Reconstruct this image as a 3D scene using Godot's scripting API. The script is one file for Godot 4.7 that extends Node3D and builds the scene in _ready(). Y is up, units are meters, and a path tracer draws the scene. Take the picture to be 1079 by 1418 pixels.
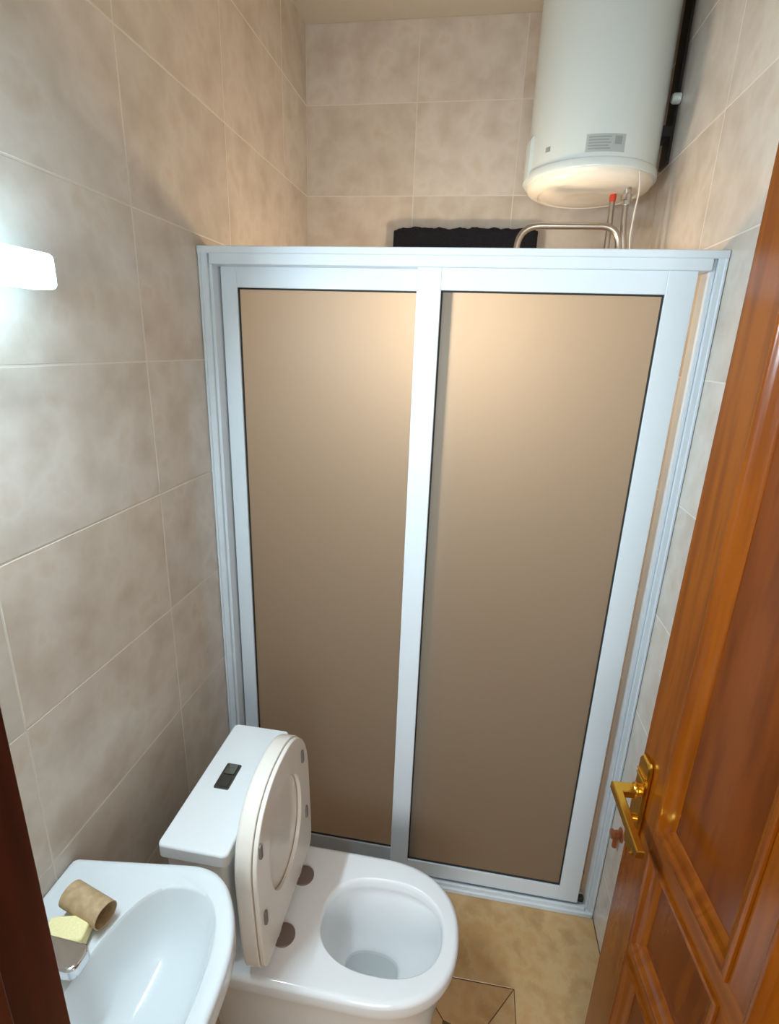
extends Node3D

# ---------------------------------------------------------------- room measures (metres)
const WIDE := 1.23          # left wall x = 0, right wall x = WIDE
const HIGH := 2.854
const BACK := -0.896        # face of the wall at the back of the shower
const FRONT := 1.13         # inner face of the wall with the doorway

var M := {}
var used := {}
var shared := {}

# ================================================================= helpers
func numbered(called: String) -> String:
	if not used.has(called):
		used[called] = 0
		return called
	used[called] += 1
	return "%s_%03d" % [called, used[called]]

func thing(called: String, label: String, category: String, at := Vector3.ZERO, turn := 0.0, group := "") -> Node3D:
	var o := Node3D.new()
	o.name = numbered(called)
	add_child(o)
	o.position = at
	o.rotation.y = turn
	tag(o, label, category, group)
	return o

func tag(o: Node3D, label: String, category: String, group := "") -> Node3D:
	o.set_meta("label", label)
	o.set_meta("category", category)
	if group != "":
		o.set_meta("group", group)
	return o

func structure(o: Node3D, label: String, category: String) -> Node3D:
	o.set_meta("kind", "structure")
	return tag(o, label, category)

# smooth-shaded mesh out of a triangle soup; corners between faces steeper than `crease` stay sharp
func mesh_of(soup: PackedVector3Array, crease := 38.0) -> ArrayMesh:
	var n := soup.size() / 3
	var fn := PackedVector3Array()
	var at := {}
	for i in n:
		var a := soup[i * 3]
		var w := (soup[i * 3 + 2] - a).cross(soup[i * 3 + 1] - a)
		fn.append(w)
		for k in 3:
			var key := Vector3i((soup[i * 3 + k] * 20000.0).round())
			if not at.has(key):
				at[key] = PackedInt32Array()
			at[key].append(i)
	var limit := cos(deg_to_rad(crease))
	var st := SurfaceTool.new()
	st.begin(Mesh.PRIMITIVE_TRIANGLES)
	for i in n:
		var mine := fn[i].normalized()
		if fn[i].length() < 1e-12:
			continue
		for k in 3:
			var key := Vector3i((soup[i * 3 + k] * 20000.0).round())
			var sum := Vector3.ZERO
			for j in at[key]:
				if fn[j].normalized().dot(mine) > limit:
					sum += fn[j]
			st.set_normal(sum.normalized() if sum.length() > 1e-12 else mine)
			st.set_uv(Vector2(soup[i * 3 + k].x, soup[i * 3 + k].y))
			st.add_vertex(soup[i * 3 + k])
	st.index()
	return st.commit()

func obj(called: String, soup: PackedVector3Array, m: Material, parent: Node3D = null, crease := 38.0) -> MeshInstance3D:
	var o := MeshInstance3D.new()
	o.name = numbered(called) if parent == null else called
	o.mesh = mesh_of(soup, crease)
	o.material_override = m
	(self if parent == null else parent).add_child(o, true)
	return o

func piece(called: String, mesh: Mesh, m: Material, parent: Node3D, at: Vector3) -> MeshInstance3D:
	var o := MeshInstance3D.new()
	o.name = called
	o.mesh = mesh
	o.material_override = m
	o.position = at
	parent.add_child(o, true)
	return o

func node(called: String, parent: Node3D) -> Node3D:
	var o := Node3D.new()
	o.name = called
	parent.add_child(o, true)
	return o

# turns a closed soup right side out (front faces run clockwise)
func fix(s: PackedVector3Array) -> PackedVector3Array:
	var c := Vector3.ZERO
	for v in s:
		c += v
	c /= maxf(1.0, s.size())
	var vol := 0.0
	for i in range(0, s.size(), 3):
		vol += (s[i] - c).dot((s[i + 1] - c).cross(s[i + 2] - c))
	return s if vol <= 0.0 else flip(s)

func flip(s: PackedVector3Array) -> PackedVector3Array:
	var r := PackedVector3Array(s)
	for i in range(0, s.size(), 3):
		r[i + 1] = s[i + 2]
		r[i + 2] = s[i + 1]
	return r

func xf(s: PackedVector3Array, t: Transform3D) -> PackedVector3Array:
	var r: PackedVector3Array = t * s
	return flip(r) if t.basis.determinant() < 0.0 else r

func join(list: Array) -> PackedVector3Array:
	var r := PackedVector3Array()
	for s in list:
		r.append_array(s)
	return r

func quad(s: PackedVector3Array, a: Vector3, b: Vector3, c: Vector3, d: Vector3) -> void:
	s.append_array(PackedVector3Array([a, b, c, a, c, d]))

# box with chamfered edges, from corner lo to corner hi
func box(lo: Vector3, hi: Vector3, b := 0.001) -> PackedVector3Array:
	var c := (lo + hi) / 2.0
	var h := (hi - lo) / 2.0
	b = minf(b, minf(h.x, minf(h.y, h.z)) * 0.9)
	var s := PackedVector3Array()
	var p := func(ax: int, sx: float, sy: float, sz: float) -> Vector3:
		var i := h - Vector3(b, b, b)
		i[ax] = h[ax]
		return c + Vector3(sx * i.x, sy * i.y, sz * i.z)
	for ax in 3:
		var u := (ax + 1) % 3
		var w := (ax + 2) % 3
		for sg in [-1.0, 1.0]:
			var q := []
			for e in [[-1.0, -1.0], [1.0, -1.0], [1.0, 1.0], [-1.0, 1.0]]:
				var k := Vector3.ZERO
				k[ax] = sg
				k[u] = e[0]
				k[w] = e[1]
				q.append(p.call(ax, k.x, k.y, k.z))
			quad(s, q[0], q[1], q[2], q[3])
		for e in [[-1.0, -1.0], [1.0, -1.0], [1.0, 1.0], [-1.0, 1.0]]:   # the edge along ax
			var k0 := Vector3.ZERO
			k0[u] = e[0]
			k0[w] = e[1]
			var k1 := k0
			k0[ax] = -1.0
			k1[ax] = 1.0
			quad(s, p.call(u, k0.x, k0.y, k0.z), p.call(u, k1.x, k1.y, k1.z), p.call(w, k1.x, k1.y, k1.z), p.call(w, k0.x, k0.y, k0.z))
	for sx in [-1.0, 1.0]:
		for sy in [-1.0, 1.0]:
			for sz in [-1.0, 1.0]:
				s.append_array(PackedVector3Array([p.call(0, sx, sy, sz), p.call(1, sx, sy, sz), p.call(2, sx, sy, sz)]))
	for i in range(0, s.size(), 3):   # convex: every face looks away from the centre
		var nn := (s[i + 2] - s[i]).cross(s[i + 1] - s[i])
		if nn.dot((s[i] + s[i + 1] + s[i + 2]) / 3.0 - c) < 0.0:
			var t := s[i + 1]
			s[i + 1] = s[i + 2]
			s[i + 2] = t
	return s

# skin over rings of equally many points; caps close the ends, round_ joins the last ring to the first
func loft(rings: Array, caps := true, round_ := false) -> PackedVector3Array:
	var s := PackedVector3Array()
	var n: int = rings[0].size()
	for r in range(rings.size() if round_ else rings.size() - 1):
		var a: PackedVector3Array = rings[r]
		var b: PackedVector3Array = rings[(r + 1) % rings.size()]
		for i in n:
			var j := (i + 1) % n
			quad(s, a[i], a[j], b[j], b[i])
	if caps and not round_:
		for e in [[0, true], [rings.size() - 1, false]]:
			var ring: PackedVector3Array = rings[e[0]]
			var mid := Vector3.ZERO
			for v in ring:
				mid += v
			mid /= n
			for i in n:
				var j := (i + 1) % n
				s.append_array(PackedVector3Array([mid, ring[j], ring[i]]) if e[1] else PackedVector3Array([mid, ring[i], ring[j]]))
	return fix(s)

func ring(o: PackedVector2Array, y: float) -> PackedVector3Array:
	var r := PackedVector3Array()
	for v in o:
		r.append(Vector3(v.x, y, v.y))
	return r

# outlines run counter-clockwise in (x, z)
func rrect(cx: float, cz: float, wx: float, wz: float, r: float, seg := 5) -> PackedVector2Array:
	var o := PackedVector2Array()
	for k in 4:
		var qx: float = [1.0, -1.0, -1.0, 1.0][k]
		var qz: float = [1.0, 1.0, -1.0, -1.0][k]
		for i in seg + 1:
			var a := PI / 2.0 * (k + float(i) / seg)
			o.append(Vector2(cx + qx * (wx / 2.0 - r) + r * cos(a), cz + qz * (wz / 2.0 - r) + r * sin(a)))
	return o

func oval(cx: float, cz: float, ax: float, az: float, e := 2.0, n := 72) -> PackedVector2Array:
	var o := PackedVector2Array()
	for i in n:
		var a := TAU * i / n + PI
		o.append(Vector2(cx + ax * signf(cos(a)) * pow(absf(cos(a)), 2.0 / e), cz + az * signf(sin(a)) * pow(absf(sin(a)), 2.0 / e)))
	return o

func resample(o: PackedVector2Array, n: int) -> PackedVector2Array:
	var total := 0.0
	for i in o.size():
		total += o[i].distance_to(o[(i + 1) % o.size()])
	var r := PackedVector2Array()
	var i := 0
	var gone := 0.0
	for k in n:
		var want := total * k / n
		while gone + o[i].distance_to(o[(i + 1) % o.size()]) < want:
			gone += o[i].distance_to(o[(i + 1) % o.size()])
			i += 1
		var l := o[i].distance_to(o[(i + 1) % o.size()])
		r.append(o[i].lerp(o[(i + 1) % o.size()], (want - gone) / maxf(l, 1e-9)))
	return r

func inset(o: PackedVector2Array, d: float) -> PackedVector2Array:
	var r := PackedVector2Array()
	var n := o.size()
	for i in n:
		var a := (o[i] - o[(i + n - 1) % n]).normalized()
		var b := (o[(i + 1) % n] - o[i]).normalized()
		var m := Vector2(-a.y - b.y, a.x + b.x)
		r.append(o[i] + m.normalized() * d / maxf(0.5, m.length() / 2.0))
	return r

# a slab over an outline between y0 and y1, its rims rounded by rb below and rt above
func slab(o: PackedVector2Array, y0: float, y1: float, rb := 0.002, rt := 0.002, seg := 4) -> PackedVector3Array:
	var rings := []
	for i in seg + 1:
		var a := PI / 2.0 * i / seg
		rings.append(ring(inset(o, rb * (1.0 - sin(a))), y0 + rb * (1.0 - cos(a))))
	for i in seg + 1:
		var a := PI / 2.0 * i / seg
		rings.append(ring(inset(o, rt * (1.0 - cos(a))), y1 - rt * (1.0 - sin(a))))
	return loft(rings)

# a flat ring between two outlines of equally many points
func frame_slab(o: PackedVector2Array, q: PackedVector2Array, y0: float, y1: float, r := 0.003, seg := 4) -> PackedVector3Array:
	var rings := []
	for i in seg + 1:
		var a := PI / 2.0 * i / seg
		rings.append(ring(inset(o, r * (1.0 - cos(a))), y1 - r * (1.0 - sin(a))))
	for i in seg + 1:
		var a := PI / 2.0 * i / seg
		rings.append(ring(inset(q, -r * (1.0 - sin(a))), y1 - r * (1.0 - cos(a))))
	for i in seg + 1:
		var a := PI / 2.0 * i / seg
		rings.append(ring(inset(q, -r * (1.0 - cos(a))), y0 + r * (1.0 - sin(a))))
	for i in seg + 1:
		var a := PI / 2.0 * i / seg
		rings.append(ring(inset(o, r * (1.0 - sin(a))), y0 + r * (1.0 - cos(a))))
	return loft(rings, false, true)

func lathe(profile: Array, at: Vector3, n := 64) -> PackedVector3Array:
	var rings := []
	for p in profile:
		var r := PackedVector3Array()
		for i in n:
			var a := TAU * i / n
			r.append(at + Vector3(p[0] * cos(a), p[1], p[0] * sin(a)))
		rings.append(r)
	return loft(rings)

func tube(path: PackedVector3Array, r: float, n := 14) -> PackedVector3Array:
	var rings := []
	var side := Vector3.ZERO
	for i in path.size():
		var d := (path[mini(i + 1, path.size() - 1)] - path[maxi(i - 1, 0)]).normalized()
		if i == 0:
			side = d.cross(Vector3.UP if absf(d.y) < 0.9 else Vector3.RIGHT).normalized()
		side = (side - d * side.dot(d)).normalized()
		var up := d.cross(side)
		var c := PackedVector3Array()
		for k in n:
			var a := TAU * k / n
			c.append(path[i] + (side * cos(a) + up * sin(a)) * r)
		rings.append(c)
	return loft(rings)

# a path through points, its corners rounded by rad
func bent(pts: Array, rad: float, seg := 8) -> PackedVector3Array:
	var r := PackedVector3Array([pts[0]])
	for i in range(1, pts.size() - 1):
		var p: Vector3 = pts[i]
		var a: Vector3 = p + (pts[i - 1] - p).normalized() * minf(rad, p.distance_to(pts[i - 1]) * 0.49)
		var b: Vector3 = p + (pts[i + 1] - p).normalized() * minf(rad, p.distance_to(pts[i + 1]) * 0.49)
		for k in seg + 1:
			var t := float(k) / seg
			r.append(a.lerp(p, t).lerp(p.lerp(b, t), t))
	r.append(pts[-1])
	return r

# a smooth curve through points
func curve(pts: Array, seg := 8) -> PackedVector3Array:
	var r := PackedVector3Array()
	for i in pts.size() - 1:
		var a: Vector3 = pts[i]
		var b: Vector3 = pts[i + 1]
		var pa: Vector3 = pts[maxi(i - 1, 0)]
		var pb: Vector3 = pts[mini(i + 2, pts.size() - 1)]
		for k in seg:
			r.append(a.cubic_interpolate(b, pa, pb, float(k) / seg))
	r.append(pts[-1])
	return r

# an outline in (x, y) pushed along z
func prism(o: PackedVector2Array, z0: float, z1: float, r := 0.001) -> PackedVector3Array:
	var area := 0.0
	for i in o.size():
		area += o[i].cross(o[(i + 1) % o.size()])
	if area < 0.0:
		o.reverse()
	var s := PackedVector3Array()
	var inn := inset(o, r)
	var lv := [[inn, z0], [o, z0 + r], [o, z1 - r], [inn, z1]]
	for k in 3:
		for i in o.size():
			var j := (i + 1) % o.size()
			var a: PackedVector2Array = lv[k][0]
			var b: PackedVector2Array = lv[k + 1][0]
			quad(s, Vector3(a[i].x, a[i].y, lv[k][1]), Vector3(a[j].x, a[j].y, lv[k][1]), Vector3(b[j].x, b[j].y, lv[k + 1][1]), Vector3(b[i].x, b[i].y, lv[k + 1][1]))
	var t := Geometry2D.triangulate_polygon(inn)
	for i in range(0, t.size(), 3):
		var q := [inn[t[i]], inn[t[i + 1]], inn[t[i + 2]]]
		if (q[1] - q[0]).cross(q[2] - q[0]) < 0.0:
			q.reverse()
		s.append_array(PackedVector3Array([Vector3(q[0].x, q[0].y, z1), Vector3(q[1].x, q[1].y, z1), Vector3(q[2].x, q[2].y, z1)]))
		s.append_array(PackedVector3Array([Vector3(q[0].x, q[0].y, z0), Vector3(q[2].x, q[2].y, z0), Vector3(q[1].x, q[1].y, z0)]))
	return fix(s)

# ================================================================= materials
func mat(c: Color, rough := 0.5, metal := 0.0, spec := 0.5) -> StandardMaterial3D:
	var m := StandardMaterial3D.new()
	m.albedo_color = c
	m.roughness = rough
	m.metallic = metal
	m.metallic_specular = spec
	return m

func noise(kind: int, freq: float, sd: int, ramp: Array, size := 512, octaves := 4, warp := 0.0) -> NoiseTexture2D:
	var f := FastNoiseLite.new()
	f.noise_type = kind
	f.frequency = freq
	f.seed = sd
	f.fractal_type = FastNoiseLite.FRACTAL_FBM
	f.fractal_octaves = octaves
	if warp > 0.0:
		f.domain_warp_enabled = true
		f.domain_warp_amplitude = warp
		f.domain_warp_frequency = freq * 1.5
	var t := NoiseTexture2D.new()
	t.width = size
	t.height = size
	t.seamless = true
	t.noise = f
	if ramp.size():
		var g := Gradient.new()
		var offs := PackedFloat32Array()
		var cols := PackedColorArray()
		for i in ramp.size():
			offs.append(ramp[i][0])
			cols.append(ramp[i][1])
		g.offsets = offs
		g.colors = cols
		t.color_ramp = g
	return t

func grained(t: Texture2D, scale_: Vector3, rough: float, world := false, off := Vector3.ZERO, tint := Color.WHITE) -> StandardMaterial3D:
	var m := mat(tint, rough)
	m.albedo_texture = t
	m.uv1_triplanar = true
	m.uv1_world_triplanar = world
	m.uv1_scale = scale_
	m.uv1_offset = off
	m.uv1_triplanar_sharpness = 8.0
	return m

func c8(r: int, g: int, b: int) -> Color:
	return Color8(r, g, b)

func materials() -> void:
	var stone := noise(FastNoiseLite.TYPE_SIMPLEX_SMOOTH, 0.006, 11, [[0.0, c8(198, 185, 172)], [0.32, c8(209, 198, 186)], [0.5, c8(214, 204, 193)], [0.68, c8(219, 210, 200)], [1.0, c8(210, 194, 178)]], 1024, 5, 14.0)
	var k := 0
	for tint in [Color(1, 1, 1), Color(0.975, 0.965, 0.955), Color(1.0, 0.985, 0.97)]:
		M["tile%d" % k] = grained(stone, Vector3(1.0, 1.0, 1.0), 0.17, true, Vector3(0.31 * k, 0.47 * k, 0.13 * k), tint)
		M["tile%d" % k].metallic_specular = 0.4
		k += 1
	M.grout = mat(c8(222, 213, 201), 0.8)
	M.floor_grout = mat(c8(112, 84, 56), 0.9)
	var slate := noise(FastNoiseLite.TYPE_SIMPLEX_SMOOTH, 0.012, 31, [[0.0, c8(184, 144, 98)], [0.35, c8(204, 166, 116)], [0.55, c8(214, 180, 132)], [0.75, c8(210, 168, 116)], [1.0, c8(194, 162, 118)]], 512, 5, 30.0)
	for i in 3:
		M["floor%d" % i] = grained(slate, Vector3(1.3, 1.3, 1.3), 0.3, true, Vector3(0.37 * i, 0.2, 0.21 * i), Color(1.0 - 0.03 * i, 1.0 - 0.045 * i, 1.0 - 0.06 * i))
	M.ceiling = mat(c8(206, 196, 182), 0.9)
	M.plaster = mat(c8(224, 218, 206), 0.9)
	M.hall_floor = mat(c8(170, 140, 104), 0.45)
	M.aluminium = mat(c8(218, 224, 229), 0.32)
	M.gasket = mat(c8(38, 36, 32), 0.7)
	M.glass = mat(Color(0.95, 0.97, 0.96, 0.03), 0.02)
	M.glass.transparency = BaseMaterial3D.TRANSPARENCY_ALPHA
	M.pane = mat(c8(96, 84, 66), 0.5)
	M.pane.backlight_enabled = true
	M.pane.cull_mode = BaseMaterial3D.CULL_DISABLED
	M.pane.backlight = Color(1.0, 0.965, 0.925)
	M.ceramic = mat(c8(240, 240, 240), 0.09)
	M.basin = mat(c8(224, 227, 228), 0.09)
	M.seat = mat(c8(240, 231, 220), 0.2)
	M.bumper = mat(c8(128, 122, 116), 0.6)
	M.chrome = mat(c8(214, 214, 214), 0.12, 1.0)
	M.dull_chrome = mat(c8(190, 180, 168), 0.3, 1.0)
	M.button_plate = mat(c8(112, 110, 106), 0.3, 1.0)
	M.button = mat(c8(150, 152, 146), 0.2, 1.0)
	M.hinge = mat(c8(124, 106, 97), 0.4)
	M.water = mat(Color(0.86, 0.89, 0.88, 0.12), 0.02)
	M.water.transparency = BaseMaterial3D.TRANSPARENCY_ALPHA
	M.enamel = mat(c8(214, 223, 222), 0.2)
	M.cap = mat(c8(236, 228, 214), 0.3)
	M.sticker = mat(c8(176, 182, 182), 0.5)
	M.sticker_dark = mat(c8(150, 157, 158), 0.5)
	M.black_steel = mat(c8(30, 30, 30), 0.5)
	M.red = mat(c8(206, 66, 34), 0.4)
	M.cord = mat(c8(224, 216, 204), 0.5)
	M.copper = mat(c8(190, 118, 74), 0.35, 0.8)
	M.brass = mat(c8(226, 176, 72), 0.2, 1.0)
	M.card = grained(noise(FastNoiseLite.TYPE_SIMPLEX, 0.03, 8, [[0.0, c8(172, 142, 104)], [1.0, c8(196, 168, 130)]], 256, 3), Vector3(6, 6, 6), 0.85)
	M.sponge = grained(noise(FastNoiseLite.TYPE_CELLULAR, 0.08, 9, [[0.0, c8(240, 224, 160)], [1.0, c8(250, 240, 190)]], 256, 2), Vector3(12, 12, 12), 0.95)
	var pile := noise(FastNoiseLite.TYPE_SIMPLEX, 0.12, 4, [[0.0, c8(8, 9, 18)], [1.0, c8(22, 24, 38)]], 256, 3)
	M.towel = grained(pile, Vector3(5, 5, 5), 0.95)
	M.towel.heightmap_enabled = true
	M.towel.heightmap_texture = noise(FastNoiseLite.TYPE_SIMPLEX, 0.15, 6, [], 256, 2)
	M.towel.heightmap_scale = 0.4
	var grain := [[0.0, c8(106, 48, 4)], [0.35, c8(118, 57, 6)], [0.55, c8(127, 63, 7)], [0.8, c8(132, 67, 8)], [1.0, c8(112, 51, 5)]]
	var wood := noise(FastNoiseLite.TYPE_SIMPLEX_SMOOTH, 0.011, 21, grain, 512, 3, 3.0)
	M.wood_up = grained(wood, Vector3(5.0, 0.42, 5.0), 0.22)
	M.wood_across = grained(wood, Vector3(0.42, 5.0, 5.0), 0.22)
	M.wood_panel = grained(wood, Vector3(3.2, 0.5, 3.2), 0.22, false, Vector3(0.4, 0.1, 0.2), Color(0.86, 0.80, 0.74))
	for w in ["wood_up", "wood_across", "wood_panel"]:
		M[w].clearcoat_enabled = true
		M[w].clearcoat = 0.3
		M[w].metallic_specular = 0.35
		M[w].clearcoat_roughness = 0.16
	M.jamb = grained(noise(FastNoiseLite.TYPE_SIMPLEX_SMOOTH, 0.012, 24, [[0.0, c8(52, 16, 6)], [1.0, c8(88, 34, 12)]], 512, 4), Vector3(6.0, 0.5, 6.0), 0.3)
	M.led = mat(c8(250, 252, 255), 0.4)
	M.led.emission_enabled = true
	M.led.emission = Color(0.72, 0.91, 1.0)
	M.led.emission_energy_multiplier = 5.5
	M.globe = mat(c8(255, 236, 200), 0.4)
	M.globe.emission_enabled = true
	M.globe.emission = Color(1.0, 0.89, 0.75)
	M.globe.emission_energy_multiplier = 6.0
	M.hall_glow = mat(c8(255, 250, 240), 0.4)
	M.hall_glow.emission_enabled = true
	M.hall_glow.emission = Color(0.95, 0.98, 1.0)
	M.hall_glow.emission_energy_multiplier = 1.5

# ================================================================= the place
func _ready() -> void:
	camera_and_light()
	materials()
	shell()
	shower_screen()
	door()
	toilet()
	basin()
	heater()
	shower_fittings()
	small_things()

func omni(at: Vector3, c: Color, e: float, size: float, called: String) -> void:
	var l := OmniLight3D.new()
	l.name = called
	l.position = at
	l.light_color = c
	l.light_energy = e
	l.light_size = size
	l.omni_range = 8.0
	l.omni_attenuation = 2.0
	l.shadow_enabled = true
	add_child(l, true)

func camera_and_light() -> void:
	var cam := Camera3D.new()
	cam.name = "camera"
	cam.position = Vector3(0.7148, 1.7549, 1.352)
	cam.rotation = Vector3(-0.3037, 0.1519, 0.0364)
	cam.fov = rad_to_deg(2.0 * atan(709.0 / 727.8))
	cam.near = 0.03
	cam.far = 30.0
	add_child(cam)
	cam.current = true
	var we := WorldEnvironment.new()
	we.name = "world_environment"
	var e := Environment.new()
	e.background_mode = Environment.BG_COLOR
	e.background_color = Color(0.02, 0.02, 0.02)
	e.tonemap_mode = Environment.TONE_MAPPER_LINEAR
	e.tonemap_exposure = 1.14
	e.sdfgi_enabled = true
	e.ssao_enabled = true
	e.ssil_enabled = true
	we.environment = e
	add_child(we)
	# daylight from the hall window behind the camera
	var a := AreaLight3D.new()
	a.name = "window_light"
	a.position = Vector3(0.75, 1.55, 2.70)
	a.rotation = Vector3(0, 0, 0)
	a.area_size = Vector2(0.8, 1.1)
	a.light_color = Color(0.95, 0.98, 1.0)
	a.light_energy = 2.3
	a.area_range = 8.0
	a.area_attenuation = 2.0
	a.shadow_enabled = true
	add_child(a, true)
	# the cool LED bar on the left wall: a light of its size just in front of its glowing face
	var b := AreaLight3D.new()
	b.name = "led_light"
	b.position = Vector3(0.0685, 1.847, 0.795)
	b.rotation = Vector3(deg_to_rad(-28.0), -PI / 2.0, 0)
	b.area_size = Vector2(0.45, 0.045)
	b.light_color = Color(0.84, 0.94, 1.0)
	b.light_energy = 2.3
	b.area_range = 8.0
	b.area_attenuation = 2.0
	b.shadow_enabled = true
	add_child(b, true)
	for z in [0.68, 0.91]:   # what its sides send along the wall
		omni(Vector3(0.095, 1.847, z), Color(0.78, 0.92, 1.0), 0.03, 0.02, "led_side_light")
	# the warm globe on the shower wall
	omni(Vector3(0.64, 1.85, -0.37), Color(1.0, 0.89, 0.75), 0.15, 0.045, "globe_light")

# ----------------------------------------------------------------- walls, floor, ceiling
func tile_mesh(w: float, h: float, flat: int) -> Mesh:
	var key := "%d_%d_%d" % [roundi(w * 2000), roundi(h * 2000), flat]
	if not shared.has(key):
		var g := 0.0016
		var lo := Vector3(g, g, -0.006)
		var hi := Vector3(w - g, h - g, 0.0)
		shared[key] = mesh_of(box(lo, hi, 0.0008))
	return shared[key]

func tiles(parent: Node3D, at: Vector3, turn: float, us: Array, vs: Array, sd: int) -> void:
	var rng := RandomNumberGenerator.new()
	rng.seed = sd
	for j in vs.size() - 1:
		for i in us.size() - 1:
			var b := Basis(Vector3.UP, turn)
			var o := piece("tile", tile_mesh(us[i + 1] - us[i], vs[j + 1] - vs[j], 0), M["tile%d" % rng.randi_range(0, 2)], parent, at + b * Vector3(us[i], vs[j], 0))
			o.rotation.y = turn

func shell() -> void:
	var rows := [0.0]
	for k in range(8, -1, -1):
		rows.append(2.6061 - 0.29986 * k)
	rows.append(HIGH)
	var t := 0.12
	# left wall: z runs from FRONT back to BACK
	var wl := obj("wall_left", box(Vector3(-t, 0, BACK - t), Vector3(-0.0005, HIGH, FRONT + 0.12), 0.001), M.grout)
	structure(wl, "left wall of stone-look beige rectangular tiles with pale grout", "wall")
	tiles(wl, Vector3(0, 0, FRONT), PI / 2.0, [0.0, 0.4187, 0.8688, 1.319, 1.769, FRONT - BACK], rows, 3)
	var wb := obj("wall_back", box(Vector3(-0.001, 0, BACK - t), Vector3(WIDE + 0.001, HIGH, BACK - 0.0005), 0.001), M.grout)
	structure(wb, "tiled wall at the back of the shower, seen above the screen", "wall")
	tiles(wb, Vector3(0, 0, BACK), 0.0, [0.0, 0.4175, 0.7903, WIDE], rows, 4)
	var wr := obj("wall_right", box(Vector3(WIDE + 0.0005, 0, BACK - t), Vector3(WIDE + t, HIGH, FRONT + 0.12), 0.001), M.grout)
	structure(wr, "right wall of beige tiles behind the water heater and the wooden door", "wall")
	tiles(wr, Vector3(WIDE, 0, BACK), -PI / 2.0, [0.0, 0.257, 0.707, 1.157, 1.607, FRONT - BACK], rows, 5)
	# wall with the doorway
	var o0 := 0.43
	var o1 := 1.195
	var wf := obj("wall_front", join([box(Vector3(0, 0, FRONT), Vector3(o0, HIGH, FRONT + 0.12)), box(Vector3(o1, 0, FRONT), Vector3(WIDE, HIGH, FRONT + 0.12)), box(Vector3(o0, 2.1, FRONT), Vector3(o1, HIGH, FRONT + 0.12))]), M.plaster)
	structure(wf, "wall with the doorway the picture is taken through", "wall")
	# hall behind the camera
	var hz := 2.75
	structure(obj("wall_hall", join([box(Vector3(-0.5, 0, FRONT + 0.12), Vector3(-0.4, HIGH, hz)), box(Vector3(1.7, 0, FRONT + 0.12), Vector3(1.8, HIGH, hz)), box(Vector3(-0.5, 0, hz), Vector3(1.8, HIGH, hz + 0.1)), box(Vector3(-0.5, 0, FRONT + 0.02), Vector3(-t, HIGH, FRONT + 0.12)), box(Vector3(WIDE + t, 0, FRONT + 0.02), Vector3(1.8, HIGH, FRONT + 0.12))]), M.plaster), "plain pale plastered walls of the hall outside the bathroom", "wall")
	structure(obj("ceiling", box(Vector3(-0.6, HIGH, BACK - t), Vector3(1.9, HIGH + 0.1, hz + 0.1)), M.ceiling), "plain off-white ceiling above the shower", "ceiling")
	# floor
	var fl := obj("floor", box(Vector3(-0.6, -0.1, BACK - t), Vector3(1.9, -0.0015, hz + 0.1)), M.floor_grout)
	structure(fl, "brown stone tiled bathroom floor, cut in wedges near the toilet", "floor")
	var polys := [
		[[0.0, 0.0], [0.50, 0.0], [0.50, 0.27], [0.0, 0.27]],
		[[0.50, 0.0], [WIDE, 0.0], [WIDE, 0.60], [0.962, 0.60], [0.962, 0.262], [0.50, 0.268]],
		[[0.50, 0.268], [0.962, 0.262], [0.86, 0.394], [0.765, 0.372], [0.728, 0.33], [0.62, 0.45], [0.50, 0.45]],
		[[0.962, 0.262], [0.962, 0.60], [0.86, 0.48], [0.86, 0.394]],
		[[0.728, 0.33], [0.765, 0.372], [0.76, 0.48], [0.62, 0.60], [0.50, 0.60], [0.50, 0.45], [0.62, 0.45]],
		[[0.86, 0.48], [0.962, 0.60], [0.62, 0.60], [0.76, 0.48]],
		[[0.0, 0.27], [0.50, 0.27], [0.50, 0.60], [0.0, 0.60]],
		[[0.0, 0.60], [0.60, 0.60], [0.60, FRONT], [0.0, FRONT]],
		[[0.60, 0.60], [WIDE, 0.60], [WIDE, FRONT], [0.60, FRONT]],
		[[0.0, BACK], [0.61, BACK], [0.61, 0.0], [0.0, 0.0]],
		[[0.61, BACK], [WIDE, BACK], [WIDE, 0.0], [0.61, 0.0]],
	]
	for i in polys.size():
		var q := PackedVector2Array()
		for p in polys[i]:
			q.append(Vector2(p[0], -p[1]))
		var area := 0.0
		for k in q.size():
			area += q[k].cross(q[(k + 1) % q.size()])
		if area < 0.0:
			q.reverse()
		var s := xf(prism(inset(q, 0.0016), -0.006, 0.0, 0.0008), Transform3D(Basis(Vector3.RIGHT, -PI / 2.0), Vector3.ZERO))
		obj("floor_tile", s, M["floor%d" % (i % 3)], fl)
	obj("floor_tile", box(Vector3(-0.4, -0.006, FRONT), Vector3(1.7, 0.0, hz), 0.001), M.hall_floor, fl)
	obj("drain_grate", frame_slab(rrect(0.81, 0.437, 0.10, 0.09, 0.01), rrect(0.81, 0.437, 0.06, 0.055, 0.008), -0.005, 0.001, 0.001, 2), M.dull_chrome, fl)
	# window of the hall (behind the camera)
	var wn := node("window_1", self)
	structure(wn, "bright window in the hall behind the doorway", "window")
	wn.position = Vector3(0.75, 1.55, 2.75)
	obj("window_frame", xf(frame_slab(rrect(0, 0, 0.90, 1.20, 0.006), rrect(0, 0, 0.80, 1.10, 0.004), 0.0, 0.045, 0.003, 3), Transform3D(Basis(Vector3.RIGHT, -PI / 2.0), Vector3.ZERO)), M.aluminium, wn)
	obj("pane", box(Vector3(-0.405, -0.555, -0.026), Vector3(0.405, 0.555, -0.018), 0.001), M.hall_glow, wn)
	# jamb of the doorway
	var jl := node("trim_1", self)
	structure(jl, "dark brown wooden door jamb along the left edge of the picture", "door jamb")
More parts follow.
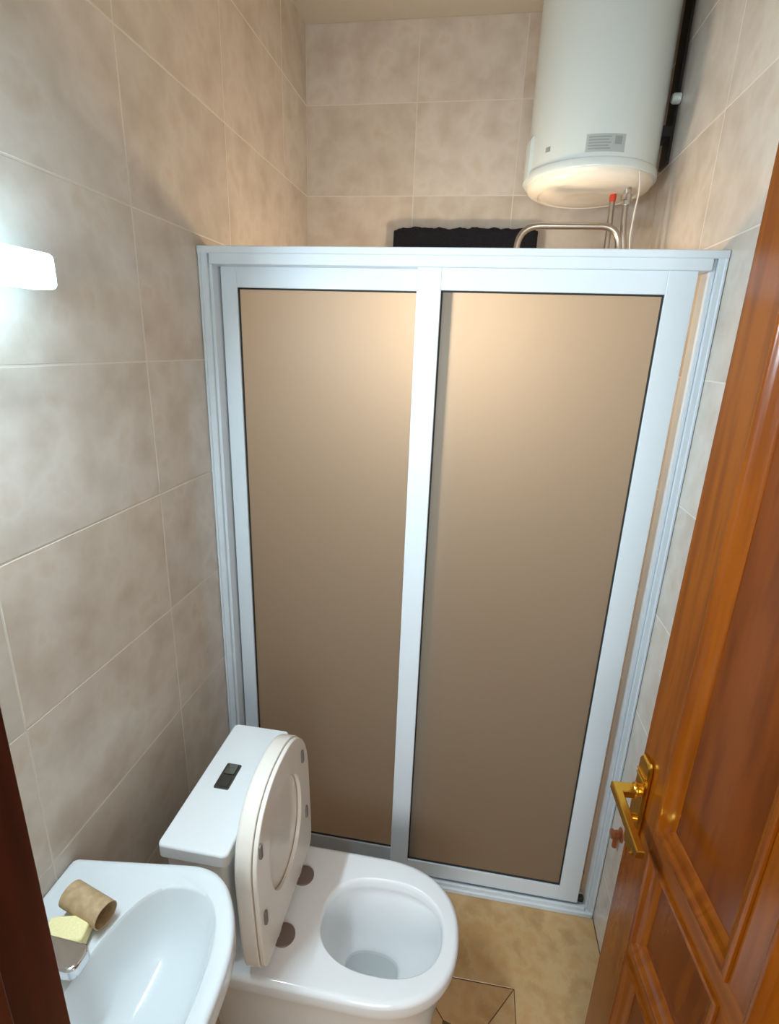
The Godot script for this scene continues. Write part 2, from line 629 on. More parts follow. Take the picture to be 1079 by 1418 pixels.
	obj("lining", box(Vector3(0.425, 0, FRONT), Vector3(0.455, 2.10, FRONT + 0.14), 0.002), M.jamb, jl)
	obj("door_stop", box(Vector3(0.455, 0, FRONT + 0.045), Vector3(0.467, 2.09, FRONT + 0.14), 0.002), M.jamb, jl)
	var jr := node("trim_2", self)
	structure(jr, "dark brown wooden door jamb on the hinge side of the door", "door jamb")
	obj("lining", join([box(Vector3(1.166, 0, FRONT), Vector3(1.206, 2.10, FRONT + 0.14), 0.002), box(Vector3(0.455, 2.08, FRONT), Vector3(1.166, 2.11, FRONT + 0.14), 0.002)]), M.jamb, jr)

# ----------------------------------------------------------------- shower screen
func shower_screen() -> void:
	var t := thing("shower_screen", "white aluminium framed sliding shower screen with two frosted panels", "shower screen", Vector3.ZERO)
	var H := 1.978
	# fixed frame
	var jamb := func(x0: float, dir: float, k: float) -> PackedVector3Array:
		var prof := [[0.0, -0.065], [0.0, 0.006], [0.003, 0.010], [0.009, 0.010], [0.011, 0.006], [0.028, 0.006], [0.030, 0.004], [0.030, -0.004], [0.033, -0.004], [0.033, -0.002], [0.041, -0.002], [0.042, -0.008], [0.042, -0.065]]
		var rings := []
		for y in [0.0, H]:
			var r := PackedVector3Array()
			for p in prof:
				r.append(Vector3(x0 + dir * p[0] * k, y, p[1]))
			rings.append(r)
		var s := PackedVector3Array()
		var n := prof.size()
		for i in n:
			var j := (i + 1) % n
			quad(s, rings[0][i], rings[0][j], rings[1][j], rings[1][i])
		var flat2 := PackedVector2Array()
		for p in prof:
			flat2.append(Vector2(p[0], p[1]))
		var tri := Geometry2D.triangulate_polygon(flat2)
		for i in range(0, tri.size(), 3):
			s.append_array(PackedVector3Array([rings[0][tri[i]], rings[0][tri[i + 2]], rings[0][tri[i + 1]], rings[1][tri[i]], rings[1][tri[i + 1]], rings[1][tri[i + 2]]]))
		# make every side face look outwards with a plain volume test
		return fix(s)
	obj("side_jamb", jamb.call(0.0003, 1.0, 0.80), M.aluminium, t, 5.0)
	obj("side_jamb", jamb.call(WIDE - 0.0003, -1.0, 0.63), M.aluminium, t, 5.0)
	obj("head_rail", join([box(Vector3(0.001, 1.962, -0.066), Vector3(WIDE - 0.001, H + 0.001, 0.012), 0.002), box(Vector3(0.030, 1.938, -0.064), Vector3(WIDE - 0.030, 1.964, 0.007), 0.0015)]), M.aluminium, t)
	obj("bottom_track", join([box(Vector3(0.004, 0.0, -0.066), Vector3(WIDE - 0.004, 0.018, 0.014), 0.002), box(Vector3(0.03, 0.016, 0.0), Vector3(WIDE - 0.03, 0.032, 0.008), 0.0015), box(Vector3(0.03, 0.016, -0.033), Vector3(WIDE - 0.03, 0.026, -0.029), 0.001), box(Vector3(0.03, 0.016, -0.064), Vector3(WIDE - 0.03, 0.032, -0.060), 0.001)]), M.aluminium, t)
	# the two sliding panels: rear one at the left, front one at the right
	for p in [["rear", 0.038, 0.641, -0.036, 0.0435, 0.055], ["front", 0.553, 1.178, -0.005, 0.059, 0.062]]:
		var pn := node("sliding_panel", t)
		pn.set_meta("label", "left sliding panel, running behind the other" if p[0] == "rear" else "right sliding panel, running in front")
		var x0: float = p[1]
		var x1: float = p[2]
		var zf: float = p[3]
		var zb := zf - 0.024
		var w0: float = p[4]
		var w1: float = p[5]
		var y0 := 0.033
		var y1 := 1.944
		var g0 := 0.090
		var g1 := 1.889
		obj("stile", box(Vector3(x0, y0, zb), Vector3(x0 + w0, y1, zf), 0.0015), M.aluminium, pn)
		obj("stile", box(Vector3(x1 - w1, y0, zb), Vector3(x1, y1, zf), 0.0015), M.aluminium, pn)
		obj("rail", box(Vector3(x0 + w0, g1, zb), Vector3(x1 - w1, y1, zf - 0.0006), 0.0010), M.aluminium, pn)
		obj("rail", box(Vector3(x0 + w0, y0, zb), Vector3(x1 - w1, g0, zf - 0.0006), 0.0010), M.aluminium, pn)
		var gz := zf - 0.010
		obj("pane", box(Vector3(x0 + w0 - 0.006, g0 - 0.006, gz - 0.004), Vector3(x1 - w1 + 0.006, g1 + 0.006, gz - 0.0006), 0.0003), M.glass, pn)
		var film := PackedVector3Array()
		quad(film, Vector3(x0 + w0 - 0.006, g0 - 0.006, gz), Vector3(x0 + w0 - 0.006, g1 + 0.006, gz), Vector3(x1 - w1 + 0.006, g1 + 0.006, gz), Vector3(x1 - w1 + 0.006, g0 - 0.006, gz))
		obj("frosted_film", film, M.pane, pn)
		var a := x0 + w0 - 0.001
		var b := x1 - w1 + 0.001
		obj("gasket", join([box(Vector3(a, g0, gz), Vector3(a + 0.005, g1, gz + 0.004), 0.001), box(Vector3(b - 0.005, g0, gz), Vector3(b, g1, gz + 0.004), 0.001), box(Vector3(a, g1 - 0.004, gz), Vector3(b, g1 + 0.001, gz + 0.004), 0.001), box(Vector3(a, g0 - 0.001, gz), Vector3(b, g0 + 0.005, gz + 0.004), 0.001)]), M.gasket, pn)
	obj("bump_stop", box(Vector3(1.180, 0.032, -0.026), Vector3(1.198, 0.052, -0.010), 0.002), M.gasket, t)

# ----------------------------------------------------------------- wooden door
func door() -> void:
	var d := node("door_1", self)
	structure(d, "varnished orange-brown panelled wooden door standing open on the right", "door")
	d.position = Vector3(1.157, 0, 1.1276)
	d.rotation.y = -1.4867
	var W := 0.70
	var T := 0.036
	var top := 2.06
	var c0 := 0.100      # panel columns, measured from the free edge
	var c1 := 0.345
	var c2 := 0.390
	var c3 := 0.605
	var L := func(s: float) -> float: return s - W
	obj("stile", box(Vector3(L.call(0.0), 0.008, -T), Vector3(L.call(c0), top, 0), 0.003), M.wood_up, d)
	obj("stile", box(Vector3(L.call(c3), 0.008, -T), Vector3(L.call(W), top, 0), 0.003), M.wood_up, d)
	var rows := [[0.17, 0.605], [0.64, 0.875], [0.925, 1.91]]
	var rails := [[0.008, 0.17], [0.605, 0.64], [0.875, 0.925], [1.91, top]]
	for r in rails:
		obj("rail", box(Vector3(L.call(c0), r[0], -T), Vector3(L.call(c3), r[1], -0.0004), 0.001), M.wood_across, d)
	for r in rows:
		obj("mullion", box(Vector3(L.call(c1), r[0], -T), Vector3(L.call(c2), r[1], -0.0002), 0.001), M.wood_up, d)
		for c in [[c0, c1], [c2, c3]]:
			var x0: float = L.call(c[0])
			var x1: float = L.call(c[1])
			var y0: float = r[0]
			var y1: float = r[1]
			obj("panel", box(Vector3(x0, y0, -T + 0.008), Vector3(x1, y1, -0.014), 0.001), M.wood_panel, d)
			var rings := []
			for q in [[0.0, 0.004], [0.006, 0.006], [0.012, 0.003], [0.016, -0.003], [0.026, -0.006], [0.034, -0.012], [0.036, -0.016], [0.0, -0.016]]:
				var e: float = q[0]
				rings.append(PackedVector3Array([Vector3(x0 + e, y0 + e, q[1]), Vector3(x1 - e, y0 + e, q[1]), Vector3(x1 - e, y1 - e, q[1]), Vector3(x0 + e, y1 - e, q[1])]))
			obj("moulding", loft(rings, false, true), M.wood_up, d, 50.0)
	# brass lever handle
	var h := node("handle", d)
	h.set_meta("label", "polished brass lever handle on a tall plate")
	var pl := PackedVector2Array([Vector2(0.010, 0.800), Vector2(0.038, 0.800), Vector2(0.046, 0.812), Vector2(0.046, 1.010), Vector2(0.038, 1.022), Vector2(0.010, 1.022), Vector2(0.002, 1.010), Vector2(0.002, 0.812)])
	var plate := prism(pl, 0.0, 0.010, 0.003)
	var sh := Transform3D(Basis(), Vector3(-W + 0.007, 0, 0))
	obj("back_plate", xf(plate, sh), M.brass, h)
	obj("back_plate", xf(join([box(Vector3(0.006, 0.985, 0.009), Vector3(0.042, 0.990, 0.013), 0.001), box(Vector3(0.006, 0.975, 0.009), Vector3(0.042, 0.980, 0.013), 0.001)]), sh), M.brass, h)
	obj("neck", xf(join([lathe([[0.014, 0.009], [0.014, 0.016], [0.011, 0.020]], Vector3.ZERO, 24)]), sh * Transform3D(Basis(Vector3.RIGHT, PI / 2.0), Vector3(0.020, 0.944, 0))), M.brass, h)
	obj("lever", xf(prism(PackedVector2Array([Vector2(0.010, 0.016), Vector2(0.010, 0.058), Vector2(0.150, 0.056), Vector2(0.150, 0.042), Vector2(0.032, 0.042), Vector2(0.032, 0.014)]), -0.010, 0.010, 0.002), sh * Transform3D(Basis(Vector3(1, -0.14, 0).normalized(), Vector3(0, 0, 1), Vector3(0.14, 1, 0).normalized()), Vector3(0, 0.944, 0))), M.brass, h)
	obj("keyhole_cover", xf(lathe([[0.009, 0.009], [0.009, 0.016], [0.006, 0.019]], Vector3.ZERO, 20), sh * Transform3D(Basis(Vector3.RIGHT, PI / 2.0), Vector3(0.024, 0.880, 0))), M.brass, h)

# ----------------------------------------------------------------- toilet
func toilet_outline(grow := 0.0) -> PackedVector2Array:
	var o := PackedVector2Array()
	var cz := 0.415
	var hw := 0.177 - grow
	var xb := 0.15 + grow
	var xf_ := 0.56
	var a := 0.222 - grow
	var r := maxf(0.03 - grow * 0.3, 0.012)
	o.append(Vector2(xb, cz))
	for i in 7:   # corner at the back, far side
		var t := PI + PI / 2.0 * i / 6.0
		o.append(Vector2(xb + r + r * cos(t), cz - hw + r + r * sin(t)))
	for i in 41:
		var t := -PI / 2.0 + PI * i / 40.0
		o.append(Vector2(xf_ + a * pow(absf(cos(t)), 2.0 / 2.35), cz + hw * signf(sin(t)) * pow(absf(sin(t)), 2.0 / 2.35)))
	for i in 7:
		var t := PI / 2.0 + PI / 2.0 * i / 6.0
		o.append(Vector2(xb + r + r * cos(t), cz + hw - r + r * sin(t)))
	return resample(o, 120)

func toilet() -> void:
	var at := Vector3(0.45, 0, 0.415)
	var t := thing("toilet", "white one-piece toilet with raised lid and seat beside the shower screen", "toilet", at)
	var mv := Transform3D(Basis(), -at)
	var Y := 0.385
	# bowl: foot, skirt, rim, inside
	var rings := []
	for q in [[0.050, 0.001], [0.050, 0.02], [0.046, 0.12], [0.034, 0.22], [0.016, 0.30], [0.004, 0.335], [0.0, 0.352], [0.0, Y - 0.014]]:
		rings.append(ring(toilet_outline(q[0]), q[1]))
	for i in range(1, 6):
		var a := PI / 2.0 * i / 5.0
		rings.append(ring(inset(toilet_outline(0.0), 0.014 * (1.0 - cos(a))), Y - 0.014 + 0.014 * sin(a)))
	for q in [[0.590, 0.418, 0.157, 0.118, Y], [0.590, 0.418, 0.153, 0.114, Y - 0.003], [0.590, 0.418, 0.150, 0.111, Y - 0.012], [0.590, 0.418, 0.150, 0.111, Y - 0.028], [0.590, 0.418, 0.158, 0.119, Y - 0.036], [0.588, 0.418, 0.158, 0.119, Y - 0.055], [0.585, 0.416, 0.150, 0.112, 0.29], [0.578, 0.413, 0.128, 0.096, 0.25], [0.572, 0.410, 0.100, 0.072, 0.222], [0.568, 0.407, 0.076, 0.048, 0.207], [0.566, 0.406, 0.068, 0.040, 0.19], [0.564, 0.405, 0.060, 0.036, 0.13], [0.564, 0.405, 0.04, 0.024, 0.11]]:
		rings.append(ring(oval(q[0], q[1], q[2], q[3], 2.35, 120), q[4]))
	obj("bowl", xf(loft(rings), mv), M.ceramic, t, 42.0)
	obj("water", xf(slab(oval(0.566, 0.4062, 0.0705, 0.0428, 2.35, 60), 0.190, 0.197, 0.0005, 0.0005, 1), mv), M.water, t)
	# tank
	var tr := []
	for q in [[0.016, Y - 0.01], [0.014, Y + 0.02], [0.010, 0.52], [0.006, 0.70], [0.006, 0.712]]:
		tr.append(ring(rrect(0.206, 0.40, 0.152 - 2.0 * q[0], 0.376 - 2.0 * q[0], 0.014), q[1]))
	obj("tank", xf(loft(tr), mv), M.ceramic, t)
	obj("tank_lid", xf(slab(rrect(0.206, 0.40, 0.158, 0.382, 0.013, 6), 0.706, 0.740, 0.003, 0.006, 5), mv), M.ceramic, t)
	var b := node("flush_button", t)
	obj("button_plate", xf(slab(rrect(0.192, 0.391, 0.038, 0.078, 0.004), 0.7396, 0.7425, 0.0004, 0.0008, 2), mv), M.button_plate, b)
	obj("button", xf(slab(rrect(0.192, 0.3725, 0.027, 0.032, 0.003), 0.742, 0.7465, 0.0004, 0.0012, 2), mv), M.button, b)
	obj("button", xf(slab(rrect(0.192, 0.4085, 0.027, 0.032, 0.003), 0.742, 0.7450, 0.0004, 0.0012, 2), mv), M.button_plate, b)
	# raised lid and seat: an outline in (z, height)
	var o := PackedVector2Array()
	o.append(Vector2(-0.178, 0.10))
	for p in [[-0.174, 0.03], [-0.166, 0.008], [-0.150, 0.0], [0.0, 0.0], [0.150, 0.0], [0.166, 0.008], [0.174, 0.03], [0.178, 0.10]]:
		o.append(Vector2(p[0], p[1]))
	for i in 41:
		var a := PI * i / 40.0
		o.append(Vector2(0.178 * signf(cos(a)) * pow(absf(cos(a)), 2.0 / 2.3), 0.250 + 0.192 * pow(sin(a), 2.0 / 2.3)))
	o = resample(o, 100)
	# local x -> world z, local z -> world y, local y -> world x
	var lean := -0.03
	var up := Vector3(lean, 1, 0).normalized()
	var out := Vector3(1, -lean, 0).normalized()
	var put := mv * Transform3D(Basis(Vector3(0, 0, 1), out, up), Vector3(0.352, 0.406, 0.418))
	obj("lid", xf(slab(o, -0.046, -0.007, 0.010, 0.002, 5), put), M.seat, t)
	var seat := node("seat", t)
	seat.set_meta("label", "raised seat ring with grey bumpers on its underside")
	var hole := PackedVector2Array()
	for v in oval(0.0, 0.228, 0.104, 0.130, 2.2, 100):
		hole.append(v)
	# start the hole at the same side as the outline
	var turned := PackedVector2Array()
	var so := -1
	var bd := 1e9
	for i in 100:
		var dd := hole[i].distance_to(Vector2(-0.104, 0.18))
		if dd < bd:
			bd = dd
			so = i
	for i in 100:
		turned.append(hole[(so + i) % 100])
	obj("seat_ring", xf(frame_slab(inset(o, 0.004), turned, -0.006, 0.005, 0.003, 4), put), M.seat, seat)
	for p in [[-0.125, 0.335], [-0.135, 0.145], [0.148, 0.335], [0.150, 0.150]]:
		obj("bumper", xf(slab(rrect(p[0], p[1], 0.012, 0.036, 0.004), 0.003, 0.010, 0.0005, 0.002, 2), put), M.bumper, seat)
	for z in [0.335, 0.488]:
		obj("hinge_cap", xf(lathe([[0.0285, Y - 0.002], [0.0285, Y + 0.002], [0.027, Y + 0.0035], [0.01, Y + 0.0038]], Vector3(0.360, 0, z), 40), mv), M.hinge, t)
		obj("hinge", xf(box(Vector3(0.318, Y, z - 0.014), Vector3(0.352, Y + 0.030, z + 0.014), 0.005), mv), M.seat, t)

# ----------------------------------------------------------------- wash basin with what lies on it
func basin_outline() -> PackedVector2Array:
	var o := PackedVector2Array()
	var pts := [[0.001, 0.667, 0.012], [0.300, 0.628, 0.075], [0.384, 0.74, 0.22], [0.392, 0.88, 0.22], [0.384, 1.02, 0.22], [0.300, 1.112, 0.075], [0.001, 1.093, 0.012]]
	var n := pts.size()
	for i in n:
		var p := Vector2(pts[i][0], pts[i][1])
		var pa := Vector2(pts[(i + n - 1) % n][0], pts[(i + n - 1) % n][1])
		var pb := Vector2(pts[(i + 1) % n][0], pts[(i + 1) % n][1])
		var r := minf(pts[i][2], minf(p.distance_to(pa), p.distance_to(pb)) * 0.48)
		var a := p + (pa - p).normalized() * r
		var b := p + (pb - p).normalized() * r
		for k in 9:
			var t := k / 8.0
			o.append(a.lerp(p, t).lerp(p.lerp(b, t), t))
	# start in the middle of the wall side
	var s := PackedVector2Array([Vector2(0.001, 0.88)])
	s.append_array(o)
	return resample(s, 140)

func basin() -> void:
	var at := Vector3(0.19, 0.6, 0.88)
	var t := thing("wash_basin", "small white ceramic wash basin on the left wall in the foreground", "basin", at)
	var mv := Transform3D(Basis(), -at)
	var o := basin_outline()
	var Y := 0.768
	var rings := []
	for q in [[0.62, 0.60], [0.72, 0.61], [0.86, 0.65], [0.94, 0.70]]:
		var r := PackedVector2Array()
		for v in o:
			r.append(Vector2(v.x * q[0] * 0.98 + 0.001, 0.88 + (v.y - 0.88) * q[0]))
		rings.append(ring(r, q[1]))
	rings.append(ring(inset(o, 0.004), 0.722))
	rings.append(ring(o, 0.728))
	for i in 6:
		var a := PI / 2.0 * i / 5.0
		rings.append(ring(inset(o, 0.010 * (1.0 - cos(a))), Y - 0.010 + 0.010 * sin(a)))
	for q in [[0.90, 0.935, 0.0], [0.87, 0.915, -0.004]]:
		var r := PackedVector2Array()
		for v in o:
			r.append(Vector2(0.196 + (v.x - 0.196) * q[0], 0.88 + (v.y - 0.88) * q[1]))
		rings.append(ring(r, Y + q[2]))
	# bowl: the shelf for the tap is at the wall, the bowl towards the room
	var bowl := func(cx: float, ax: float, az: float, e: float, y: float) -> PackedVector3Array:
		var r := PackedVector2Array()
		for i in 140:
			var a := TAU * i / 140.0 + PI
			var x := cx + ax * signf(cos(a)) * pow(absf(cos(a)), 2.0 / e)
			r.append(Vector2(x, 0.88 + az * signf(sin(a)) * pow(absf(sin(a)), 2.0 / e)))
		return ring(resample(r, 140), y)
	rings.append(bowl.call(0.252, 0.104, 0.205, 2.6, Y - 0.007))
	rings.append(bowl.call(0.252, 0.100, 0.200, 2.6, Y - 0.013))
	rings.append(bowl.call(0.250, 0.092, 0.190, 2.6, Y - 0.045))
	rings.append(bowl.call(0.246, 0.080, 0.170, 2.5, Y - 0.085))
	rings.append(bowl.call(0.242, 0.060, 0.135, 2.4, Y - 0.110))
	rings.append(bowl.call(0.240, 0.030, 0.070, 2.2, Y - 0.120))
	rings.append(bowl.call(0.240, 0.020, 0.020, 2.0, Y - 0.122))
	obj("bowl", xf(loft(rings), mv), M.basin, t, 45.0)
	obj("drain", xf(lathe([[0.021, Y - 0.122], [0.021, Y - 0.118], [0.014, Y - 0.117], [0.012, Y - 0.120]], Vector3(0.240, 0, 0.88), 28), mv), M.chrome, t)
	# pedestal below
	var pr := []
	for q in [[0.075, 0.0], [0.075, 0.02], [0.062, 0.10], [0.060, 0.45], [0.075, 0.605]]:
		pr.append(ring(rrect(0.12, 0.88, q[0] * 2.0, q[0] * 2.2, 0.05, 6), q[1]))
	obj("pedestal", xf(loft(pr), mv), M.basin, t)
	# tap
	var tp := thing("tap", "chrome basin tap with a broad flat spout beside the pale yellow block", "tap", Vector3(0.075, Y, 0.848))
	obj("base", lathe([[0.026, -0.002], [0.026, 0.005], [0.020, 0.010], [0.019, 0.040]], Vector3(-0.005, 0, 0), 32), M.chrome, tp)
	obj("spout", xf(slab(PackedVector2Array(inset(rrect(0.026, 0.0, 0.136, 0.044, 0.014, 6), 0.0)), 0.022, 0.046, 0.004, 0.006, 4), Transform3D(Basis(Vector3(0, 0, 1), -0.03), Vector3.ZERO)), M.chrome, tp)
	obj("lever", xf(slab(rrect(-0.02, 0.0, 0.05, 0.026, 0.008), 0.047, 0.056, 0.002, 0.003, 3), Transform3D(Basis(Vector3(0, 0, 1), 0.15), Vector3(0, 0.002, 0))), M.chrome, tp)
	# cardboard core of a toilet roll
	var a := Vector3(0.066, Y + 0.0265, 0.750)
	var b := Vector3(0.150, Y + 0.0225, 0.770)
	var d := (b - a).normalized()
	var s1 := d.cross(Vector3.UP).normalized()
	var s2 := d.cross(s1)
	var rr := []
	for q in [[0.0, 0.0232], [1.0, 0.0232], [1.0, 0.0216], [0.0, 0.0216]]:
		var c := PackedVector3Array()
		for k in 40:
			var g := TAU * k / 40.0
			c.append(a.lerp(b, q[0]) - a + (s1 * cos(g) + s2 * sin(g) * 0.93) * q[1])
		rr.append(c)
	var tb := obj("cardboard_tube", loft(rr, false, true), M.card)
	tb.position = a
	tag(tb, "empty brown cardboard toilet roll tube lying on the basin rim", "cardboard tube")
	# pale yellow block
	var sp := obj("sponge", xf(slab(rrect(0, 0, 0.070, 0.044, 0.006), 0.0, 0.026, 0.003, 0.004, 3), Transform3D(Basis(Vector3.UP, 0.25), Vector3.ZERO)), M.sponge)
	sp.position = Vector3(0.100, Y, 0.803)
	tag(sp, "pale yellow sponge block between cardboard tube and chrome tap", "sponge")

# ----------------------------------------------------------------- electric water heater
func heater() -> void:
	var at := Vector3(1.003, 2.26, -0.58)
	var t := thing("water_heater", "white upright cylindrical electric water heater high on right wall", "water heater", at)
	var R := 0.188
	obj("body", lathe([[R, 0.012], [R, 0.50], [R - 0.004, 0.515], [R - 0.03, 0.545], [0.05, 0.556]], Vector3.ZERO, 96), M.enamel, t)
	obj("rim", lathe([[R - 0.002, 0.018], [R + 0.002, 0.017], [R + 0.005, 0.013], [R + 0.006, -0.002], [R + 0.004, -0.006], [R - 0.004, -0.007], [R - 0.010, -0.012]], Vector3.ZERO, 96), M.enamel, t)
	obj("bottom_cap", lathe([[R - 0.004, 0.004], [R - 0.003, -0.012], [R - 0.010, -0.024], [R - 0.026, -0.033], [R - 0.040, -0.036], [R - 0.044, -0.031], [R - 0.052, -0.032], [R - 0.060, -0.038], [0.075, -0.043], [0.06, -0.040], [0.03, -0.041]], Vector3.ZERO, 96), M.cap, t)
	# control box on the side towards the shower
	var cb := []
	for q in [[0.0, -0.006], [0.009, 0.0], [0.009, 0.100], [0.003, 0.110]]:
		var r := PackedVector3Array()
		for i in 13:
			var g := PI + deg_to_rad(-24.0 + 48.0 * i / 12.0) + 0.12
			r.append(Vector3((R + q[0]) * cos(g), q[1], (R + q[0]) * sin(g)))
		for i in 13:
			var g := PI + deg_to_rad(24.0 - 48.0 * i / 12.0) + 0.12
			r.append(Vector3((R - 0.004) * cos(g), q[1], (R - 0.004) * sin(g)))
		cb.append(r)
	obj("control_cover", loft(cb), M.enamel, t)
	# rating label (its fine print cannot be read) bent round the body
	var bent_plate := func(g0: float, g1: float, y0: float, y1: float, lift: float) -> PackedVector3Array:
		var ra := []
		for i in 17:
			var g := lerpf(g0, g1, i / 16.0)
			var dr := Vector3(cos(g), 0, sin(g))
			ra.append(PackedVector3Array([dr * (R - 0.001) + Vector3(0, y0, 0), dr * (R + lift) + Vector3(0, y0, 0), dr * (R + lift) + Vector3(0, y1, 0), dr * (R - 0.001) + Vector3(0, y1, 0)]))
		return loft(ra)
	var lb := node("rating_label", t)
	obj("plate", bent_plate.call(deg_to_rad(104), deg_to_rad(72), 0.028, 0.071, 0.0006), M.sticker, lb)
	for i in 5:
		obj("print_line", bent_plate.call(deg_to_rad(102), deg_to_rad(84 + 2 * (i % 2)), 0.034 + 0.007 * i, 0.0372 + 0.007 * i, 0.0009), M.sticker_dark, lb)
	obj("print_patch", bent_plate.call(deg_to_rad(81), deg_to_rad(75), 0.046, 0.066, 0.0009), M.sticker_dark, lb)
	obj("indicator", bent_plate.call(deg_to_rad(141), deg_to_rad(136), 0.048, 0.060, 0.001), M.sticker_dark, t)
	# hanging bracket
	obj("bracket", join([box(Vector3(WIDE - at.x - 0.008, 0.05, -0.075), Vector3(WIDE - at.x, 0.545, 0.0), 0.001), box(Vector3(R - 0.03, 0.12, -0.075), Vector3(WIDE - at.x - 0.002, 0.15, 0.0), 0.002), box(Vector3(R - 0.03, 0.50, -0.075), Vector3(WIDE - at.x - 0.002, 0.53, 0.0), 0.002)]), M.black_steel, t)
	for y in [0.178, 0.425, 0.455]:
		obj("spacer", xf(lathe([[0.010, 0.0], [0.014, 0.003], [0.014, 0.020], [0.010, 0.026]], Vector3.ZERO, 24), Transform3D(Basis(Vector3(0, 0, 1), PI / 2.0), Vector3(WIDE - at.x, y + 0.032, 0.016))), M.enamel, t)
	# inlets
	obj("inlet", lathe([[0.012, -0.078], [0.013, -0.066], [0.015, -0.064], [0.015, -0.050], [0.011, -0.048], [0.011, -0.030]], Vector3(0.105, 0, 0.075), 24), M.chrome, t)
	obj("inlet", lathe([[0.009, -0.062], [0.010, -0.050], [0.009, -0.030]], Vector3(0.072, 0, 0.045), 24), M.red, t)
	# power cord
	var cord := obj("power_cord", tube(curve([Vector3(0, 0, 0), Vector3(0.004, -0.05, 0.012), Vector3(0.0, -0.12, 0.01), Vector3(0.006, -0.20, 0.0), Vector3(0.05, -0.30, -0.02), Vector3(0.098, -0.34, -0.03)]), 0.0023, 10), M.cord)
	cord.position = Vector3(1.118, 2.252, -0.436)
	tag(cord, "thin white power cord hanging from the water heater's bottom edge", "cord")

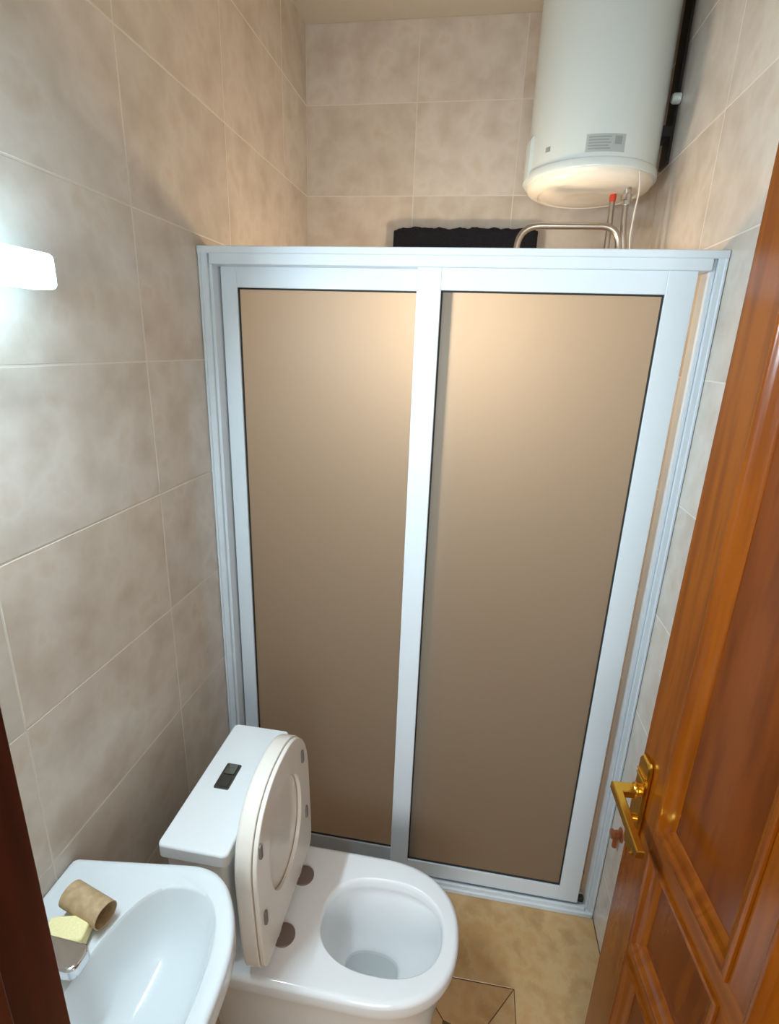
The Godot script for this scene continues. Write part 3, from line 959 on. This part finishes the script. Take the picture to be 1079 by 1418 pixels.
# ----------------------------------------------------------------- pipes, towel, lamps
func shower_fittings() -> void:
	var hose := [[Vector3(1.075, 2.200, -0.535), Vector3(1.077, 2.10, -0.535), Vector3(1.08, 1.90, -0.535)], [Vector3(1.108, 2.184, -0.505), Vector3(1.112, 2.12, -0.505), Vector3(1.132, 1.96, -0.505)]]
	for i in 2:
		var p: Array = hose[i]
		var a: Vector3 = p[0]
		var last: Vector3 = p[2]
		var h := obj("water_hose", tube(curve([Vector3.ZERO, p[1] - a, last - a, Vector3(1.15, 1.45, a.z) - a, Vector3(1.228, 1.25 - 0.1 * i, a.z) - a]), 0.0085, 14), M.dull_chrome)
		h.position = a
		tag(h, "metal hose from the heater's red inlet, left of the other hose" if i == 0 else "metal hose from the heater's chrome inlet, nearer the right wall", "hose", "")
	var ar := thing("shower_pipe", "bent chrome shower pipe arching over in front of black towel", "pipe", Vector3(1.094, 1.15, -0.45))
	obj("riser", tube(bent([Vector3(0.134, 0, 0), Vector3(0, 0, 0), Vector3(0, 0.966, 0), Vector3(-0.292, 0.966, 0), Vector3(-0.298, 0.80, 0.0)], 0.062, 10), 0.0095, 18), M.dull_chrome, ar)
	obj("shower_head", lathe([[0.012, 0.835], [0.016, 0.822], [0.045, 0.808], [0.060, 0.800], [0.060, 0.792], [0.05, 0.790]], Vector3(-0.298, 0, 0), 40), M.chrome, ar)
	# towel over a rail on the back wall
	var rl := thing("towel_rail", "chrome towel rail on the back wall under the black towel", "rail", Vector3(0.62, 2.165, BACK))
	obj("bar", tube(PackedVector3Array([Vector3(-0.245, 0, 0.055), Vector3(0.25, 0, 0.055)]), 0.008, 14), M.chrome, rl)
	for x in [-0.235, 0.24]:
		obj("post", tube(PackedVector3Array([Vector3(x, 0, 0.0), Vector3(x, 0, 0.055)]), 0.010, 14), M.chrome, rl)
	var rng := FastNoiseLite.new()
	rng.seed = 12
	rng.frequency = 18.0
	var rr := []
	var nx := 60
	for i in nx + 1:
		var u := float(i) / nx
		var x := -0.262 + 0.531 * u
		var prof := [[-0.026, -0.155], [-0.028, -0.06], [-0.022, 0.008], [-0.010, 0.022], [0.006, 0.023], [0.020, 0.010], [0.027, -0.06], [0.030, -0.16], [0.014, -0.162], [0.010, -0.06], [-0.010, -0.06], [-0.012, -0.155]]
		var r := PackedVector3Array()
		var k := 0
		for q in prof:
			var f := 0.004 * rng.get_noise_2d(x, k * 0.4)
			var top: float = 0.010 * rng.get_noise_1d(x * 1.1) if k >= 2 and k <= 5 else 0.0
			var endr := 1.0 - 0.35 * pow(absf(u * 2.0 - 1.0), 12.0)
			r.append(Vector3(x, (q[1] + top) * (1.0 if q[1] < 0.0 else endr), q[0] * endr + f))
			k += 1
		rr.append(r)
	var tw := obj("towel", loft(rr), M.towel)
	tw.position = Vector3(0.62, 2.163, BACK + 0.055)
	tag(tw, "black fuzzy towel showing just above the shower screen's top rail", "towel")
	# warm globe lamp low on the shower's back wall, behind the frosted panels
	var gl := thing("wall_lamp", "warm round globe lamp behind the frosted shower panels", "lamp", Vector3(0.64, 1.85, BACK))
	obj("base", xf(lathe([[0.045, 0.0], [0.045, 0.015], [0.020, 0.025], [0.012, 0.05], [0.012, 0.435], [0.028, 0.445], [0.030, 0.475]], Vector3.ZERO, 32), Transform3D(Basis(Vector3.RIGHT, PI / 2.0), Vector3.ZERO)), M.enamel, gl)
	var pr := []
	for i in 17:
		var a := -PI / 2.0 + PI * (i + 0.01) / 16.02
		pr.append([0.062 * cos(a), 0.062 * sin(a)])
	obj("globe", lathe(pr, Vector3(0, 0, 0.526), 32), M.globe, gl)
	# LED bar on the left wall
	var ld := thing("led_wall_light", "glowing white LED bar light on the left wall above the basin", "lamp", Vector3(0.0, 1.847, 0.795))
	obj("back_plate", box(Vector3(0.0, -0.018, -0.225), Vector3(0.020, 0.018, 0.225), 0.003), M.aluminium, ld)
	for z in [[-0.231, -0.0005], [0.0005, 0.231]]:
		obj("diffuser", xf(slab(rrect(0, (z[0] + z[1]) / 2.0, 0.052, z[1] - z[0], 0.008, 4), 0.018, 0.066, 0.006, 0.012, 4), Transform3D(Basis(Vector3(0, 0, 1), -PI / 2.0), Vector3.ZERO)), M.led, ld)

func small_things() -> void:
	var v := thing("pipe_valve", "small copper-coloured pipe valve low on right wall beside the door edge", "valve", Vector3(WIDE, 0.440, 0.088))
	obj("flange", xf(lathe([[0.020, 0.0], [0.020, 0.003], [0.012, 0.007]], Vector3.ZERO, 28), Transform3D(Basis(Vector3(0, 0, 1), PI / 2.0), Vector3.ZERO)), M.copper, v)
	obj("body", join([tube(PackedVector3Array([Vector3(0, 0, 0), Vector3(-0.022, 0, 0)]), 0.009, 20), tube(PackedVector3Array([Vector3(-0.014, 0.010, 0), Vector3(-0.014, -0.045, 0)]), 0.007, 20)]), M.copper, v)
	obj("knob", xf(lathe([[0.010, 0.0], [0.014, 0.002], [0.014, 0.008], [0.011, 0.010]], Vector3.ZERO, 28), Transform3D(Basis(Vector3(0, 0, 1), PI / 2.0), Vector3(-0.020, 0, 0))), M.copper, v)
